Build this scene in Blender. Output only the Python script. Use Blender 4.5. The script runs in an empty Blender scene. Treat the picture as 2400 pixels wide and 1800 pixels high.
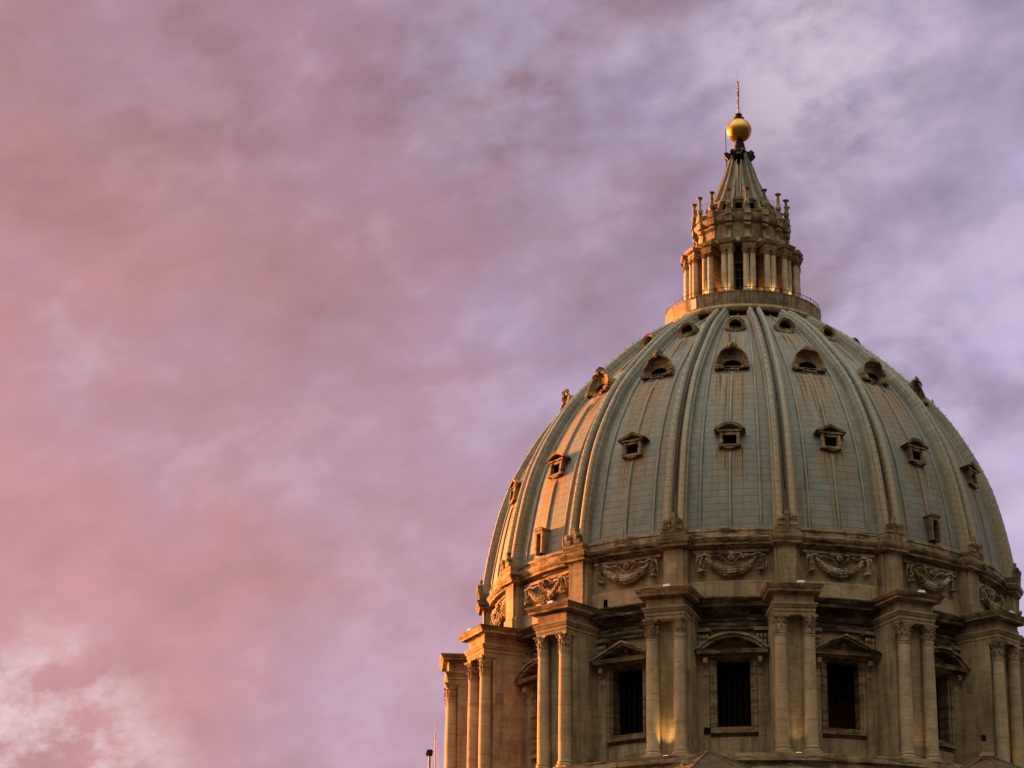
import bpy, math, random
from mathutils import Matrix, Vector
R = math.radians
sin, cos, pi = math.sin, math.cos, math.pi
random.seed(7)
S = bpy.context.scene

# ------------------------------------------------------------------ camera
CAM_D = 278.659
yaw, pitch, roll = R(-4.693), R(19.292), R(0.349)
f0 = Vector((sin(yaw)*cos(pitch), cos(yaw)*cos(pitch), sin(pitch)))
ri = Vector((cos(yaw), -sin(yaw), 0)); up = ri.cross(f0)
cx = ri*cos(roll)+up*sin(roll); cy = -ri*sin(roll)+up*cos(roll)
cd = bpy.data.cameras.new("camera"); cam = bpy.data.objects.new("camera", cd)
S.collection.objects.link(cam)
m = Matrix((cx, cy, -f0)).transposed().to_4x4(); m.translation = Vector((0, -CAM_D, 0))
cam.matrix_world = m
cd.sensor_width = 36; cd.lens = 36*7026.442/2400
cd.clip_start = 1; cd.clip_end = 6000
S.camera = cam
S.render.resolution_x, S.render.resolution_y = 1024, 768

# ------------------------------------------------------------------ look
S.view_settings.view_transform = 'Standard'; S.view_settings.look = 'None'
S.view_settings.gamma = 1; S.view_settings.use_curve_mapping = False
S.view_settings.exposure = 2.737

def lin(c):
    return tuple(((v/255)/12.92 if v/255 <= .04045 else ((v/255+.055)/1.055)**2.4) for v in c)

class NT:                                   # small node-tree writer
    def __init__(s, tree): s.t = tree; s.n = tree.nodes; s.n.clear()
    def node(s, typ, ins=None, **props):
        n = s.n.new(typ)
        for k, v in props.items(): setattr(n, k, v)
        for k, v in (ins or {}).items():
            if v is not None: s.put(n.inputs[k], v)
        return n
    def put(s, sock, v):
        if isinstance(v, bpy.types.NodeSocket): s.t.links.new(v, sock)
        elif isinstance(v, (tuple, list)) and sock.type == 'RGBA': sock.default_value = (*v[:3], 1)
        elif isinstance(v, (int, float)) and sock.type == 'RGBA': sock.default_value = (v, v, v, 1)
        else: sock.default_value = v
    def m(s, op, a, b=None, c=None, clamp=False):
        n = s.node('ShaderNodeMath', operation=op, use_clamp=clamp)
        s.put(n.inputs[0], a)
        if b is not None: s.put(n.inputs[1], b)
        if c is not None: s.put(n.inputs[2], c)
        return n.outputs[0]
    def vm(s, op, a, b=None):
        n = s.node('ShaderNodeVectorMath', operation=op); s.put(n.inputs[0], a)
        if b is not None: s.put(n.inputs[1], b)
        return n.outputs[0] if op not in ('DOT_PRODUCT', 'LENGTH') else n.outputs['Value']
    def xyz(s, v):
        n = s.node('ShaderNodeSeparateXYZ', {0: v}); return n.outputs
    def comb(s, x, y, z):
        return s.node('ShaderNodeCombineXYZ', {0: x, 1: y, 2: z}).outputs[0]
    def noise(s, vec, scale, detail=4, rough=.55, dist=0):
        return s.node('ShaderNodeTexNoise', {'Vector': vec, 'Scale': scale, 'Detail': detail, 'Roughness': rough, 'Distortion': dist}).outputs['Fac']
    def mr(s, v, a, b, c=0., d=1., smooth=False):
        n = s.node('ShaderNodeMapRange', {0: v, 1: a, 2: b, 3: c, 4: d}, clamp=True)
        if smooth: n.interpolation_type = 'SMOOTHSTEP'
        return n.outputs[0]
    def mix(s, f, a, b, mode='MIX'):
        n = s.node('ShaderNodeMix', data_type='RGBA', blend_type=mode)
        s.put(n.inputs[0], f); s.put(n.inputs[6], a); s.put(n.inputs[7], b)
        return n.outputs[2]
    def ramp(s, f, stops, interp='LINEAR'):
        n = s.node('ShaderNodeValToRGB', {0: f}); cr = n.color_ramp; cr.interpolation = interp
        while len(cr.elements) < len(stops): cr.elements.new(.5)
        for e, (p, c) in zip(cr.elements, stops): e.position = p; e.color = (*c, 1)
        return n.outputs[0]
    def white(s, vec):
        return s.node('ShaderNodeTexWhiteNoise', {0: vec}, noise_dimensions='3D').outputs['Value']

# ------------------------------------------------------------------ sky (world)
SUN_AZ, SUN_EL = R(-120), R(4)
W = bpy.data.worlds.new("World"); S.world = W; W.use_nodes = True
t = NT(W.node_tree)
d = t.node('ShaderNodeTexCoord').outputs['Generated']
x, y, z = t.xyz(d)
sky = t.node('ShaderNodeTexSky', sky_type='NISHITA', sun_disc=False, sun_elevation=SUN_EL, sun_rotation=pi+SUN_AZ)
nish = t.vm('SCALE', sky.outputs[0]); t.n[-1].inputs[3].default_value = .1
# cloud coordinates: a direction on the sky, tilted a little so that the bands climb to the right
ca, sa = cos(R(14)), sin(R(14))
u1 = t.m('ADD', t.m('MULTIPLY', x, ca), t.m('MULTIPLY', z, sa))
v1 = t.m('SUBTRACT', t.m('MULTIPLY', z, ca), t.m('MULTIPLY', x, sa))
p1 = t.comb(u1, y, t.m('MULTIPLY', v1, 1.55))
big = t.noise(t.vm('ADD', p1, (.4, .2, .9)), 9, 2, .5, .3)
midn = t.noise(t.vm('ADD', p1, (3.1, 1.7, .3)), 19, 3, .5, .15)
fine = t.noise(t.vm('ADD', p1, (1.3, 4.7, 2.3)), 44, 6, .58, .15)
hue = t.m('ADD', t.m('MULTIPLY', t.m('ADD', x, t.m('ADD', .10, t.m('MULTIPLY', t.m('SUBTRACT', z, .2), .25))), 2.9), .34)
hue = t.m('ADD', hue, t.m('MULTIPLY', t.m('SUBTRACT', big, .5), .9))
hue = t.m('ADD', hue, t.m('MULTIPLY', t.m('SUBTRACT', midn, .5), .7))
col = t.ramp(hue, [(0, lin((202, 150, 154))), (.25, lin((188, 144, 157))), (.5, lin((180, 147, 167))),
                   (.78, lin((169, 150, 180))), (1, lin((184, 167, 199)))])
val = t.m('ADD', t.m('MULTIPLY', t.mr(midn, .28, .72), .34), t.m('MULTIPLY', t.mr(fine, .3, .7), .17))
val = t.m('ADD', val, t.m('MULTIPLY', t.mr(big, .3, .7), .16))
val = t.m('MULTIPLY', t.m('SUBTRACT', val, .36), t.mr(x, -.2, .06, .78, 1.3))
val = t.m('ADD', val, t.mr(z, .45, .24, .88, 1.12, True))
right = t.m('MULTIPLY', t.mr(x, -.02, .10, 0, 1, True), t.mr(z, .40, .30, 0, 1, True))
val = t.m('ADD', val, t.m('MULTIPLY', right, .2))
puff = t.m('MULTIPLY', t.mr(t.m('ADD', t.m('MULTIPLY', midn, .6), t.m('MULTIPLY', fine, .4)), .54, .68), .32)
col = t.mix(1, col, t.comb(val, val, val), 'MULTIPLY')
col = t.mix(puff, col, lin((214, 192, 206)))
# brighter ragged clouds low on the left, towards the place where the sun goes down
def near(c, r0, r1): return t.mr(t.vm('LENGTH', t.vm('SUBTRACT', d, c)), r0, r1, 0, 1, True)
wisp = t.noise(t.vm('ADD', p1, (5.3, 2.7, 1.3)), 60, 6, .6, .08)
crisp = t.m('ADD', t.m('MULTIPLY', midn, .45), t.m('MULTIPLY', wisp, .55))
for c_, r0_, g_, tone in (((.026, .903, .428), .06, .75, (218, 200, 216)), ((.062, .944, .324), .085, .6, (212, 196, 220)), ((-.075, .903, .425), .07, .5, (190, 178, 208)),
                         ((-.105, .96, .262), .08, .5, (206, 172, 190)), ((-.19, .90, .40), .07, .4, (206, 160, 168))):
    col = t.mix(t.m('MULTIPLY', t.m('MULTIPLY', near(c_, r0_, .01), t.mr(crisp, .42, .60)), g_), col, lin(tone))
glow = t.m('MULTIPLY', near((-.24, .95, .195), .07, .025), t.mr(crisp, .43, .58))
col = t.mix(t.m('MULTIPLY', glow, .95), col, lin((244, 218, 220)))
# the sky behind the viewer: a plain dull deck, lighter overhead and sinking into dusk at the horizon
back = t.mr(y, .62, .0, 0, 1, True); side = t.mr(x, -.9, .9, 1.05, .42)
col = t.mix(back, col, t.mix(1, (.62, .545, .43), t.comb(*[t.m('MULTIPLY', side, t.mr(z, .18, .95, .07, 7.0, True))]*3), 'MULTIPLY'))
# the glow round the sinking sun, well outside the picture on the left
sg = t.mr(t.vm('DOT_PRODUCT', d, (-.955, .28, .10)), .72, .99, 0, 1, True)
col = t.mix(t.m('MULTIPLY', sg, t.mr(z, .62, .1)), col, (8., 2.2, .5))
col = t.mix(.06, col, nish)
bg = t.node('ShaderNodeBackground', {'Color': col, 'Strength': .15})
t.t.links.new(bg.outputs[0], t.node('ShaderNodeOutputWorld').inputs[0])

# ------------------------------------------------------------------ sun
sl = bpy.data.lights.new("sun", 'SUN'); sl.energy = 5; sl.angle = R(2.0); sl.color = (1, .32, .08)
so = bpy.data.objects.new("sun", sl); S.collection.objects.link(so)
sd = Vector((sin(SUN_AZ)*cos(SUN_EL), -cos(SUN_AZ)*cos(SUN_EL), sin(SUN_EL)))
so.rotation_euler = (-sd).to_track_quat('-Z', 'Y').to_euler(); so.location = (-80, 40, 150)

# ------------------------------------------------------------------ materials
M = {}
def mat(name):
    mt = bpy.data.materials.new(name); mt.use_nodes = True; M[name] = mt
    return NT(mt.node_tree)
def finish(t, col, rough=.85, metal=0, bump=None, bs=.3, bd=.05, spec=.25, emit=None, es=0):
    b = t.node('ShaderNodeBsdfPrincipled', {'Base Color': col, 'Roughness': rough, 'Metallic': metal, 'Specular IOR Level': spec})
    if bump is not None:
        n = t.node('ShaderNodeBump', {'Height': bump, 'Strength': bs, 'Distance': bd}); t.t.links.new(n.outputs[0], b.inputs['Normal'])
    if emit is not None: t.put(b.inputs['Emission Color'], emit); b.inputs['Emission Strength'].default_value = es
    t.t.links.new(b.outputs[0], t.node('ShaderNodeOutputMaterial').inputs[0])

def stone(name, base, dark, grime, pits=.5, course=1.05, crust=.0):
    base = tuple(v*.62 for v in base); dark = tuple(v*.62 for v in dark)
    t = mat(name)
    g = t.node('ShaderNodeNewGeometry')
    P = g.outputs['Position']; x, y, z = t.xyz(P)
    flat = t.comb(x, y, t.m('MULTIPLY', z, 7.))           # travertine bedding lies level
    tall = t.comb(x, y, t.m('MULTIPLY', z, .16))          # rain streaks run down
    n1 = t.noise(P, .35, 5, .6); n2 = t.noise(flat, .7, 6, .62); n3 = t.noise(tall, 1.1, 5, .6)
    n4 = t.noise(t.comb(x, y, t.m('MULTIPLY', z, 3.2)), 1.15, 5, .72)
    n7 = t.noise(t.comb(t.m('MULTIPLY', x, .35), t.m('MULTIPLY', y, .35), t.m('MULTIPLY', z, 1.3)), 1., 4, .6); n5 = t.noise(P, 2.2, 5, .65)
    ang = t.m('ARCTAN2', x, y)
    row = t.m('FLOOR', t.m('DIVIDE', z, course))
    blk = t.white(t.comb(t.m('FLOOR', t.m('ADD', t.m('MULTIPLY', ang, 13.), t.m('MULTIPLY', row, .37))), row, 0))
    c = t.mix(t.mr(n1, .35, .65), base, dark)
    c = t.mix(t.m('MULTIPLY', t.m('SUBTRACT', blk, .3, clamp=True), .7), c, tuple(v*.62 for v in base))
    c = t.mix(t.m('MULTIPLY', t.mr(n2, .50, .70), .5), c, tuple(v*.5 for v in dark))
    c = t.mix(t.m('MULTIPLY', t.mr(n5, .55, .75), .35), c, tuple(min(v*1.25, .8) for v in base))
    c = t.mix(t.m('MULTIPLY', t.mr(n7, .48, .66), .45), c, tuple(v*.55 for v in dark))
    c = t.mix(t.m('MULTIPLY', t.mr(n3, .46, .62), grime), c, (.06, .042, .025))
    pit = t.mr(n4, .61, .67)
    c = t.mix(t.m('MULTIPLY', pit, pits), c, (.05, .034, .02))
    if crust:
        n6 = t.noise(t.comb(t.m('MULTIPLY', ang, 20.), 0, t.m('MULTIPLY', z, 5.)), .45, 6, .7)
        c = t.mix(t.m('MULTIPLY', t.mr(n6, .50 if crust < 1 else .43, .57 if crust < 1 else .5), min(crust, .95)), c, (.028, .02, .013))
    joint = t.m('LESS_THAN', t.m('FRACT', t.m('DIVIDE', z, course)), .035)
    c = t.mix(t.m('MULTIPLY', joint, t.mr(n5, .4, .6, .05, .6)), c, (.06, .04, .025))
    if course < 2:
        vj = t.m('LESS_THAN', t.m('FRACT', t.m('ADD', t.m('MULTIPLY', ang, 11.), t.m('MULTIPLY', row, .37))), .02)
        c = t.mix(t.m('MULTIPLY', vj, .5), c, (.04, .027, .017))
    bump = t.m('ADD', t.m('MULTIPLY', n5, .7), t.m('MULTIPLY', pit, -.8))
    finish(t, c, .9, 0, bump, .55, .06)
ST = (.47, .36, .215); SD = (.36, .265, .15)
stone('travertine', ST, SD, .55)
stone('column_travertine', (.50, .395, .25), (.40, .30, .18), .25, .4, 2.6)
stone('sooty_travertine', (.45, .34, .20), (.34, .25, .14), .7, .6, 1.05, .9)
stone('crust_and_shade_travertine', (.43, .32, .19), (.30, .21, .12), .9, .7, 1.05, 1.)  # black crust; its extra coverage also stands for the shade under the cornice
stone('lantern_stone', (.43, .335, .205), (.33, .25, .15), .75, .5, .7, .35)
stone('carved_stone', (.56, .44, .28), (.30, .21, .12), .9, .8, 50., .55)
stone('pale_travertine', (.66, .545, .38), (.54, .44, .30), .5, .5, 2.6)
stone('ochre_plaster', (.30, .095, .03), (.20, .06, .02), .4, .3, 50.)
stone('dormer_stone', (.40, .29, .155), (.25, .17, .08), .9, .6, 50., .75)

# --- dome profile: radius of the outer face of the ribs at each height
ZP = [74.0, 77, 81, 85, 89, 93, 96, 99, 101.5, 102.4]; RP = [25.84, 25.41, 24.64, 23.48, 21.55, 18.83, 16.0, 12.87, 9.54, 8.15]
def natural(x, y):
    n = len(x); h = [x[i+1]-x[i] for i in range(n-1)]
    al = [0]*n
    for i in range(1, n-1): al[i] = 3*((y[i+1]-y[i])/h[i]-(y[i]-y[i-1])/h[i-1])
    l = [1]*n; mu = [0]*n; zz = [0]*n
    for i in range(1, n-1):
        l[i] = 2*(x[i+1]-x[i-1])-h[i-1]*mu[i-1]; mu[i] = h[i]/l[i]; zz[i] = (al[i]-h[i-1]*zz[i-1])/l[i]
    c = [0]*n; bb = [0]*n; dd = [0]*n
    for j in range(n-2, -1, -1):
        c[j] = zz[j]-mu[j]*c[j+1]; bb[j] = (y[j+1]-y[j])/h[j]-h[j]*(c[j+1]+2*c[j])/3; dd[j] = (c[j+1]-c[j])/(3*h[j])
    def f(t):
        j = max(0, min(n-2, next((i-1 for i in range(1, n) if t <= x[i]), n-2))); q = t-x[j]
        return y[j]+bb[j]*q+c[j]*q*q+dd[j]*q**3
    return f
rprof = natural(ZP, RP)
NZ = 70; Z0, Z1 = 75.2, 102.35
Zs = [Z0+(Z1-Z0)*(1-(1-i/NZ)**1.25) for i in range(NZ+1)]
def frame_at(z):                           # rib-face point, outward normal (r, z) and arc length up from the cornice
    e = .05; dr = (rprof(z+e)-rprof(z-e))/(2*e); n = Vector((1, -dr)).normalized()
    return rprof(z), n
arc = [0]
for i in range(NZ): arc.append(arc[-1]+math.hypot(Zs[i+1]-Zs[i], rprof(Zs[i+1])-rprof(Zs[i])))
DEPTH = .82                                # how far a rib stands out from the lead
def shell_pt(z, out):
    r, n = frame_at(z); q = out-DEPTH; return r+n.x*q, z+n.y*q
def arc_of(z):                             # arc length of a height on the dome
    i = max(j for j in range(NZ) if Zs[j] <= z); return arc[i]+(arc[i+1]-arc[i])*(z-Zs[i])/(Zs[i+1]-Zs[i])
def lead(name, rib, gutter=False):
    t = mat(name)
    uv = t.node('ShaderNodeUVMap', uv_map='UVMap').outputs[0]; u, v, _ = t.xyz(uv)
    bay = t.m('FLOOR', t.m('DIVIDE', u, 20.)); uu = t.m('SUBTRACT', u, t.m('ADD', t.m('MULTIPLY', bay, 20.), 10.))
    P = t.node('ShaderNodeNewGeometry').outputs['Position']
    strip = t.m('FLOOR', t.m('DIVIDE', t.m('ADD', uu, 20.), .9 if rib else 1.06))
    off = t.m('MULTIPLY', t.white(t.comb(strip, bay, 3)), .07 if not rib else .3)
    rv = t.m('DIVIDE', t.m('ADD', v, off), .66 if rib else .70)
    rv = t.m('ADD', rv, t.m('MULTIPLY', t.noise(P, .8, 3), .22))
    row = t.m('FLOOR', rv)
    cell = t.white(t.comb(strip, row, bay)); cell2 = t.white(t.comb(strip, row, t.m('ADD', bay, 40.)))
    n1 = t.noise(P, .16, 4, .55); n2 = t.noise(P, 1.3, 5, .6)
    st1 = t.noise(t.comb(t.m('MULTIPLY', u, 3.2), t.m('MULTIPLY', v, .13), bay), 1., 5, .62)
    st2 = t.noise(t.comb(t.m('MULTIPLY', u, 1.1), t.m('MULTIPLY', v, .05), t.m('ADD', bay, 9.)), 1., 4, .6)
    if rib:
        c = t.mix(cell, (.30, .318, .28), (.38, .388, .338))
        low = t.mr(t.m('ADD', v, t.m('MULTIPLY', t.m('SUBTRACT', cell2, .5), 7.)), 13., 6.5)
        c = t.mix(t.m('MULTIPLY', low, .85), c, (.46, .36, .23))
        c = t.mix(t.m('MULTIPLY', t.mr(st1, .56, .70), .5), c, (.16, .115, .07))
        if gutter: c = t.mix(t.m('MULTIPLY', t.mr(t.m('ADD', v, t.m('MULTIPLY', t.m('SUBTRACT', n2, .5), 14.)), 23., 13.), .88), t.mix(.45, c, (.15, .13, .10)), (.12, .075, .04))
    else:
        rel = t.xyz(t.node('ShaderNodeUVMap', uv_map='Rel').outputs[0])[0]
        c = t.mix(cell, (.25, .295, .287), (.355, .385, .367))
        c = t.mix(t.m('MULTIPLY', t.mr(n1, .42, .6), .45), c, (.22, .265, .265))
        low = t.m('MULTIPLY', t.mr(t.m('ADD', v, t.m('MULTIPLY', cell2, 6.)), 11., 3.), t.mr(t.noise(P, .45, 2), .44, .54))
        c = t.mix(t.m('MULTIPLY', low, .6), c, (.44, .36, .28))
        # rust and lime that washes down from the dormers and along the ribs
        w = t.m('ABSOLUTE', uu)
        for vk, wd, ln in ((arc_of(92.3), 1.9, 9.), (arc_of(83.5), 1.7, 4.), (arc_of(98.6), 1.1, 4.)):
            mk = t.m('MULTIPLY', t.mr(w, wd, wd*.7), t.m('MULTIPLY', t.m('LESS_THAN', v, vk), t.mr(v, vk-ln, vk-1.)))
            c = t.mix(t.m('MULTIPLY', mk, t.mr(st1, .34, .47)), c, (.40, .255, .12))
            c = t.mix(t.m('MULTIPLY', mk, t.mr(st1, .535, .58)), c, (.055, .034, .02))
            c = t.mix(t.m('MULTIPLY', mk, t.mr(st1, .42, .36)), c, (.50, .47, .41))
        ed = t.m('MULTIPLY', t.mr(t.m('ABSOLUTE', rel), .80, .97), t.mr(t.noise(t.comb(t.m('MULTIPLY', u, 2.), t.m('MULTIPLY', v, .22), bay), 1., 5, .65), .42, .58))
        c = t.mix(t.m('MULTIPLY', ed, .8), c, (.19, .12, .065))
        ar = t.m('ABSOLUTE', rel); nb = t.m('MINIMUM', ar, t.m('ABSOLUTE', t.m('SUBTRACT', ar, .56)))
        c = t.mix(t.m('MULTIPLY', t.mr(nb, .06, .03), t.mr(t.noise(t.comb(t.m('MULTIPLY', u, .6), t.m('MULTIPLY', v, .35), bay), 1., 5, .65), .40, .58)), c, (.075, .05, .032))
        c = t.mix(t.m('MULTIPLY', t.mr(st2, .48, .62), .75), c, (.33, .255, .165))
        c = t.mix(t.m('MULTIPLY', t.mr(st1, .58, .70), .5), c, (.15, .11, .07))
    c = t.mix(t.m('MULTIPLY', t.mr(n2, .5, .75), .3), c, (.12, .12, .10))
    seam = t.m('LESS_THAN', t.m('FRACT', rv), .055)
    c = t.mix(t.m('MULTIPLY', seam, t.mr(t.noise(P, 1.6, 3), .35, .6, .4, .95)), c, (.06, .05, .038))
    c = t.mix(1, c, (.375, .39, .385) if not rib else (.44, .445, .43), 'MULTIPLY')
    bump = t.m('ADD', t.m('MULTIPLY', n2, .5), t.m('MULTIPLY', t.m('FRACT', rv), -.5))
    finish(t, c, .62, 0, bump, .5, .06, .2)
lead('lead_sheet', False); lead('rib_lead', True); lead('gutter_lead', True, True)

def plain(name, col, rough=.6, metal=0, spec=.3, emit=None, es=0, var=.35, sc=1.5):
    t = mat(name)
    P = t.node('ShaderNodeNewGeometry').outputs['Position']
    n = t.noise(P, sc, 4, .6)
    c = t.mix(t.m('MULTIPLY', t.mr(n, .3, .7), var), col, tuple(v*.4 for v in col))
    finish(t, c, rough, metal, n, .15, .02, spec, emit, es)
plain('gilt_bronze', (.40, .235, .06), .36, 1, .5, var=.5, sc=2.5)
plain('dark_bronze', (.014, .011, .008), .6, 0, .15)
plain('dark_iron', (.004, .0038, .0036), .55, 0, .1)
plain('grey_steel', (.14, .125, .12), .5, .2)
plain('pale_lead', (.26, .235, .19), .6, .2)
plain('red_steel', (.42, .24, .23), .5)
plain('dark_glass', (.0008, .0008, .0008), .4, 0, .03)
plain('red_glimmer', (.022, .003, .001), .9, 0, .02, var=.9, sc=1.2)  # dark red colour standing for light that glimmers in one window
plain('white_paint', (.5, .48, .44), .6)
plain('lamp_glass', (.9, .7, .4), .4, emit=(1, .62, .22), es=.3)
plain('dark_opening', (.001, .001, .001), .9, 0, .02)
plain('roll_lead', (.17, .16, .128), .65, var=.55, sc=.7)
plain('spire_lead', (.17, .155, .125), .8, var=.6, sc=1.3)
plain('channel_stain', (.075, .05, .028), .8, var=.7, sc=1.2)
plain('ground_stone', (.045, .038, .03), .9, sc=.02)
t = mat('roof_tile')
P = t.node('ShaderNodeNewGeometry').outputs['Position']
n = t.noise(P, 5., 4, .7); n2 = t.noise(P, 1., 4)
c = t.mix(t.mr(n, .3, .7), (.065, .039, .02), (.03, .018, .01)); c = t.mix(t.mr(n2, .5, .7), c, (.07, .058, .035))
finish(t, c, .9, 0, n, 1, .15)

# ------------------------------------------------------------------ mesh builder
def ico(n=1):
    import bmesh
    bm = bmesh.new(); bmesh.ops.create_icosphere(bm, subdivisions=n, radius=1)
    v = [q.co.copy() for q in bm.verts]; f = [[a.index for a in q.verts] for q in bm.faces]; bm.free()
    return v, f
ICO1, ICO2 = ico(1), ico(2)
class MB:
    # local frame of everything round the axis: x = along the wall, -y = outwards, z = up; (w, r, z) is the point (w, -r, z)
    def __init__(s): s.v = []; s.f = []; s.mi = []; s.uv = {}; s.uv2 = {}; s.T = None; s.cur = 0
    def pt(s, x, y, z):
        p = Vector((x, y, z)); s.v.append(s.T @ p if s.T else p); return len(s.v)-1
    def face(s, *i): s.f.append(tuple(i)); s.mi.append(s.cur)
    def grid(s, loops, closed=True, caps=False):
        n = len(loops[0])
        for a, b in zip(loops, loops[1:]):
            for i in range(n if closed else n-1):
                j = (i+1) % n; s.face(a[i], a[j], b[j], b[i])
        if caps: s.face(*loops[0][::-1]); s.face(*loops[-1])
    def box(s, r0, r1, w0, w1, z0, z1):
        a = [s.pt(w, -r, z0) for r, w in ((r1, w0), (r1, w1), (r0, w1), (r0, w0))]
        b = [s.pt(w, -r, z1) for r, w in ((r1, w0), (r1, w1), (r0, w1), (r0, w0))]
        s.grid([a, b], True, True)
    def prism(s, prof, w0, w1):            # (r, z) outline run along the wall
        s.grid([[s.pt(w, -r, z) for r, z in prof] for w in (w0, w1)], True, True)
    def plate(s, outline, r0, r1):         # (w, z) outline given a depth
        s.grid([[s.pt(w, -r, z) for w, z in outline] for r in (r0, r1)], True, True)
    def revolve(s, prof, n=192, a0=0, a1=360, closed=True):
        full = a1-a0 >= 359.9; k = n if full else n+1
        lp = []
        for i in range(k):
            a = R(a0+(a1-a0)*i/n); lp.append([s.pt(r*sin(a), -r*cos(a), z) for r, z in prof])
        if full: lp.append(lp[0])
        s.grid(lp, closed)
        if closed and not full: s.face(*lp[0][::-1]); s.face(*lp[-1])
    def lathe(s, w, r, prof, n=16, caps=True):     # (radius, z) turned about an upright axis
        lp = [[s.pt(w+q*cos(2*pi*i/n), -r+q*sin(2*pi*i/n), z) for i in range(n)] for q, z in prof]
        s.grid(lp, True, caps)
    def lathe_out(s, w, z, prof, n=32, caps=False, sx=1, sz=1):  # (radius, r) turned about an outward axis
        lp = [[s.pt(w+q*sx*cos(2*pi*i/n), -r, z+q*sz*sin(2*pi*i/n)) for i in range(n)] for q, r in prof]
        s.grid(lp, True, caps)
    def moulding(s, prof, hw, rback, rfront):      # (out, z) profile taken round three sides of a block, mitred
        lp = []
        for o, z in prof:
            lp.append([s.pt(-hw-o, -rback, z), s.pt(-hw-o, -rfront-o, z), s.pt(hw+o, -rfront-o, z), s.pt(hw+o, -rback, z)])
        s.grid(lp, True, True)
    def ball(s, w, r, z, rad, sc=(1, 1, 1), t=ICO1, jit=0):
        b = len(s.v)
        for q in t[0]:
            k = rad*(1+random.uniform(-jit, jit)); s.pt(w+q.x*k*sc[0], -r+q.y*k*sc[1], z+q.z*k*sc[2])
        for f in t[1]: s.face(*[i+b for i in f])
    def tube(s, pts, rad, n=6, caps=True):         # points are (w, r, z)
        P = [Vector((a, -b, c)) for a, b, c in pts]; lp = []
        rr = rad if isinstance(rad, (list, tuple)) else [rad]*len(P)
        for i, p in enumerate(P):
            d = (P[min(i+1, len(P)-1)]-P[max(i-1, 0)]).normalized()
            a = d.cross(Vector((0, 1, 0)) if abs(d.y) < .9 else Vector((1, 0, 0))).normalized(); b = d.cross(a)
            lp.append([s.pt(*(p+(a*cos(2*pi*k/n)+b*sin(2*pi*k/n))*rr[i])) for k in range(n)])
        s.grid(lp, True, caps)
    def build(s, name, mats, parent=None, rot=0, ang=35, col=None):
        me = bpy.data.meshes.new(name); me.from_pydata(s.v, [], s.f)
        for q in (mats if isinstance(mats, (list, tuple)) else [mats]): me.materials.append(M[q])
        me.polygons.foreach_set('material_index', s.mi)
        if s.uv:
            ul = me.uv_layers.new(name='UVMap')
            for l in me.loops: ul.data[l.index].uv = s.uv.get(l.vertex_index, (0, 0))
        if s.uv2:
            ul = me.uv_layers.new(name='Rel')
            for l in me.loops: ul.data[l.index].uv = s.uv2.get(l.vertex_index, (0, 0))
        import bmesh
        bm = bmesh.new(); bm.from_mesh(me); bmesh.ops.recalc_face_normals(bm, faces=bm.faces); bm.to_mesh(me); bm.free()
        me.shade_smooth(); me.set_sharp_from_angle(angle=R(ang))
        o = bpy.data.objects.new(name, me); S.collection.objects.link(o)
        if parent: o.parent = parent
        o.rotation_euler.z = R(rot)
        return o
def tag(o, label=None, cat=None, group=None, kind=None):
    if label: o['label'] = label
    if cat: o['category'] = cat
    if group: o['group'] = group
    if kind: o['kind'] = kind
    return o
def empty(name, loc=(0, 0, 0), rot=0, parent=None):
    o = bpy.data.objects.new(name, None); S.collection.objects.link(o); o.location = loc
    o.rotation_euler.z = R(rot); o.parent = parent; o.empty_display_size = .5
    return o
def around(o, az, parent):                 # the same part again, turned about the axis of the building, with its sub-parts
    c = o.copy(); S.collection.objects.link(c); c.parent = parent; c.rotation_euler.z = R(az)
    for ch in o.children:
        g = ch.copy(); S.collection.objects.link(g); g.parent = c
    return c

# ------------------------------------------------------------------ ground
g = MB(); g.grid([[g.pt(sx*3000, sy*3000, -1.75) for sx, sy in ((-1, -1), (1, -1))], [g.pt(sx*3000, sy*3000, -1.75) for sx, sy in ((-1, 1), (1, 1))]], False)
tag(g.build('ground', 'ground_stone'), kind='structure')

# ------------------------------------------------------------------ the church
church = empty('domed_church', (0, 0, -1.75))
tag(church, 'grey ribbed lead dome on a travertine drum, topped by a lantern and gilt ball', 'church')
# children are modelled in world heights, so they carry the offset of the base
PHI = -14.679
AZ = [(k, PHI+22.5*k) for k in range(-6, 6)]          # piers and ribs the photograph can show (and those that shade them)
BAY = [(k, PHI+11.25+22.5*k) for k in range(-6, 6)]   # bay k lies between pier k and pier k+1
def part(mb, name, mats, rot=0, ang=35, parent=None):
    o = mb.build(name, mats, parent or church, rot, ang)
    if parent is None: o.location.z = 1.75
    return o

# --- body below the frame and the moulded foot of the drum
b = MB(); b.revolve([(34, -1.75), (34, 46), (31, 50), (30.2, 51.5), (20, 51.5), (20, -1.75)], 96); part(b, 'church_body', 'travertine')
b = MB()
b.revolve([(24, 51.4), (30.0, 51.4), (30.0, 52.2), (30.35, 52.3), (30.35, 52.75), (30.05, 52.85), (30.05, 53.2), (30.3, 53.4), (30.3, 53.75), (29.95, 53.8), (29.95, 54.1), (24, 54.18)], 240)
part(b, 'base_cornice', 'sooty_travertine')

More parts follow.
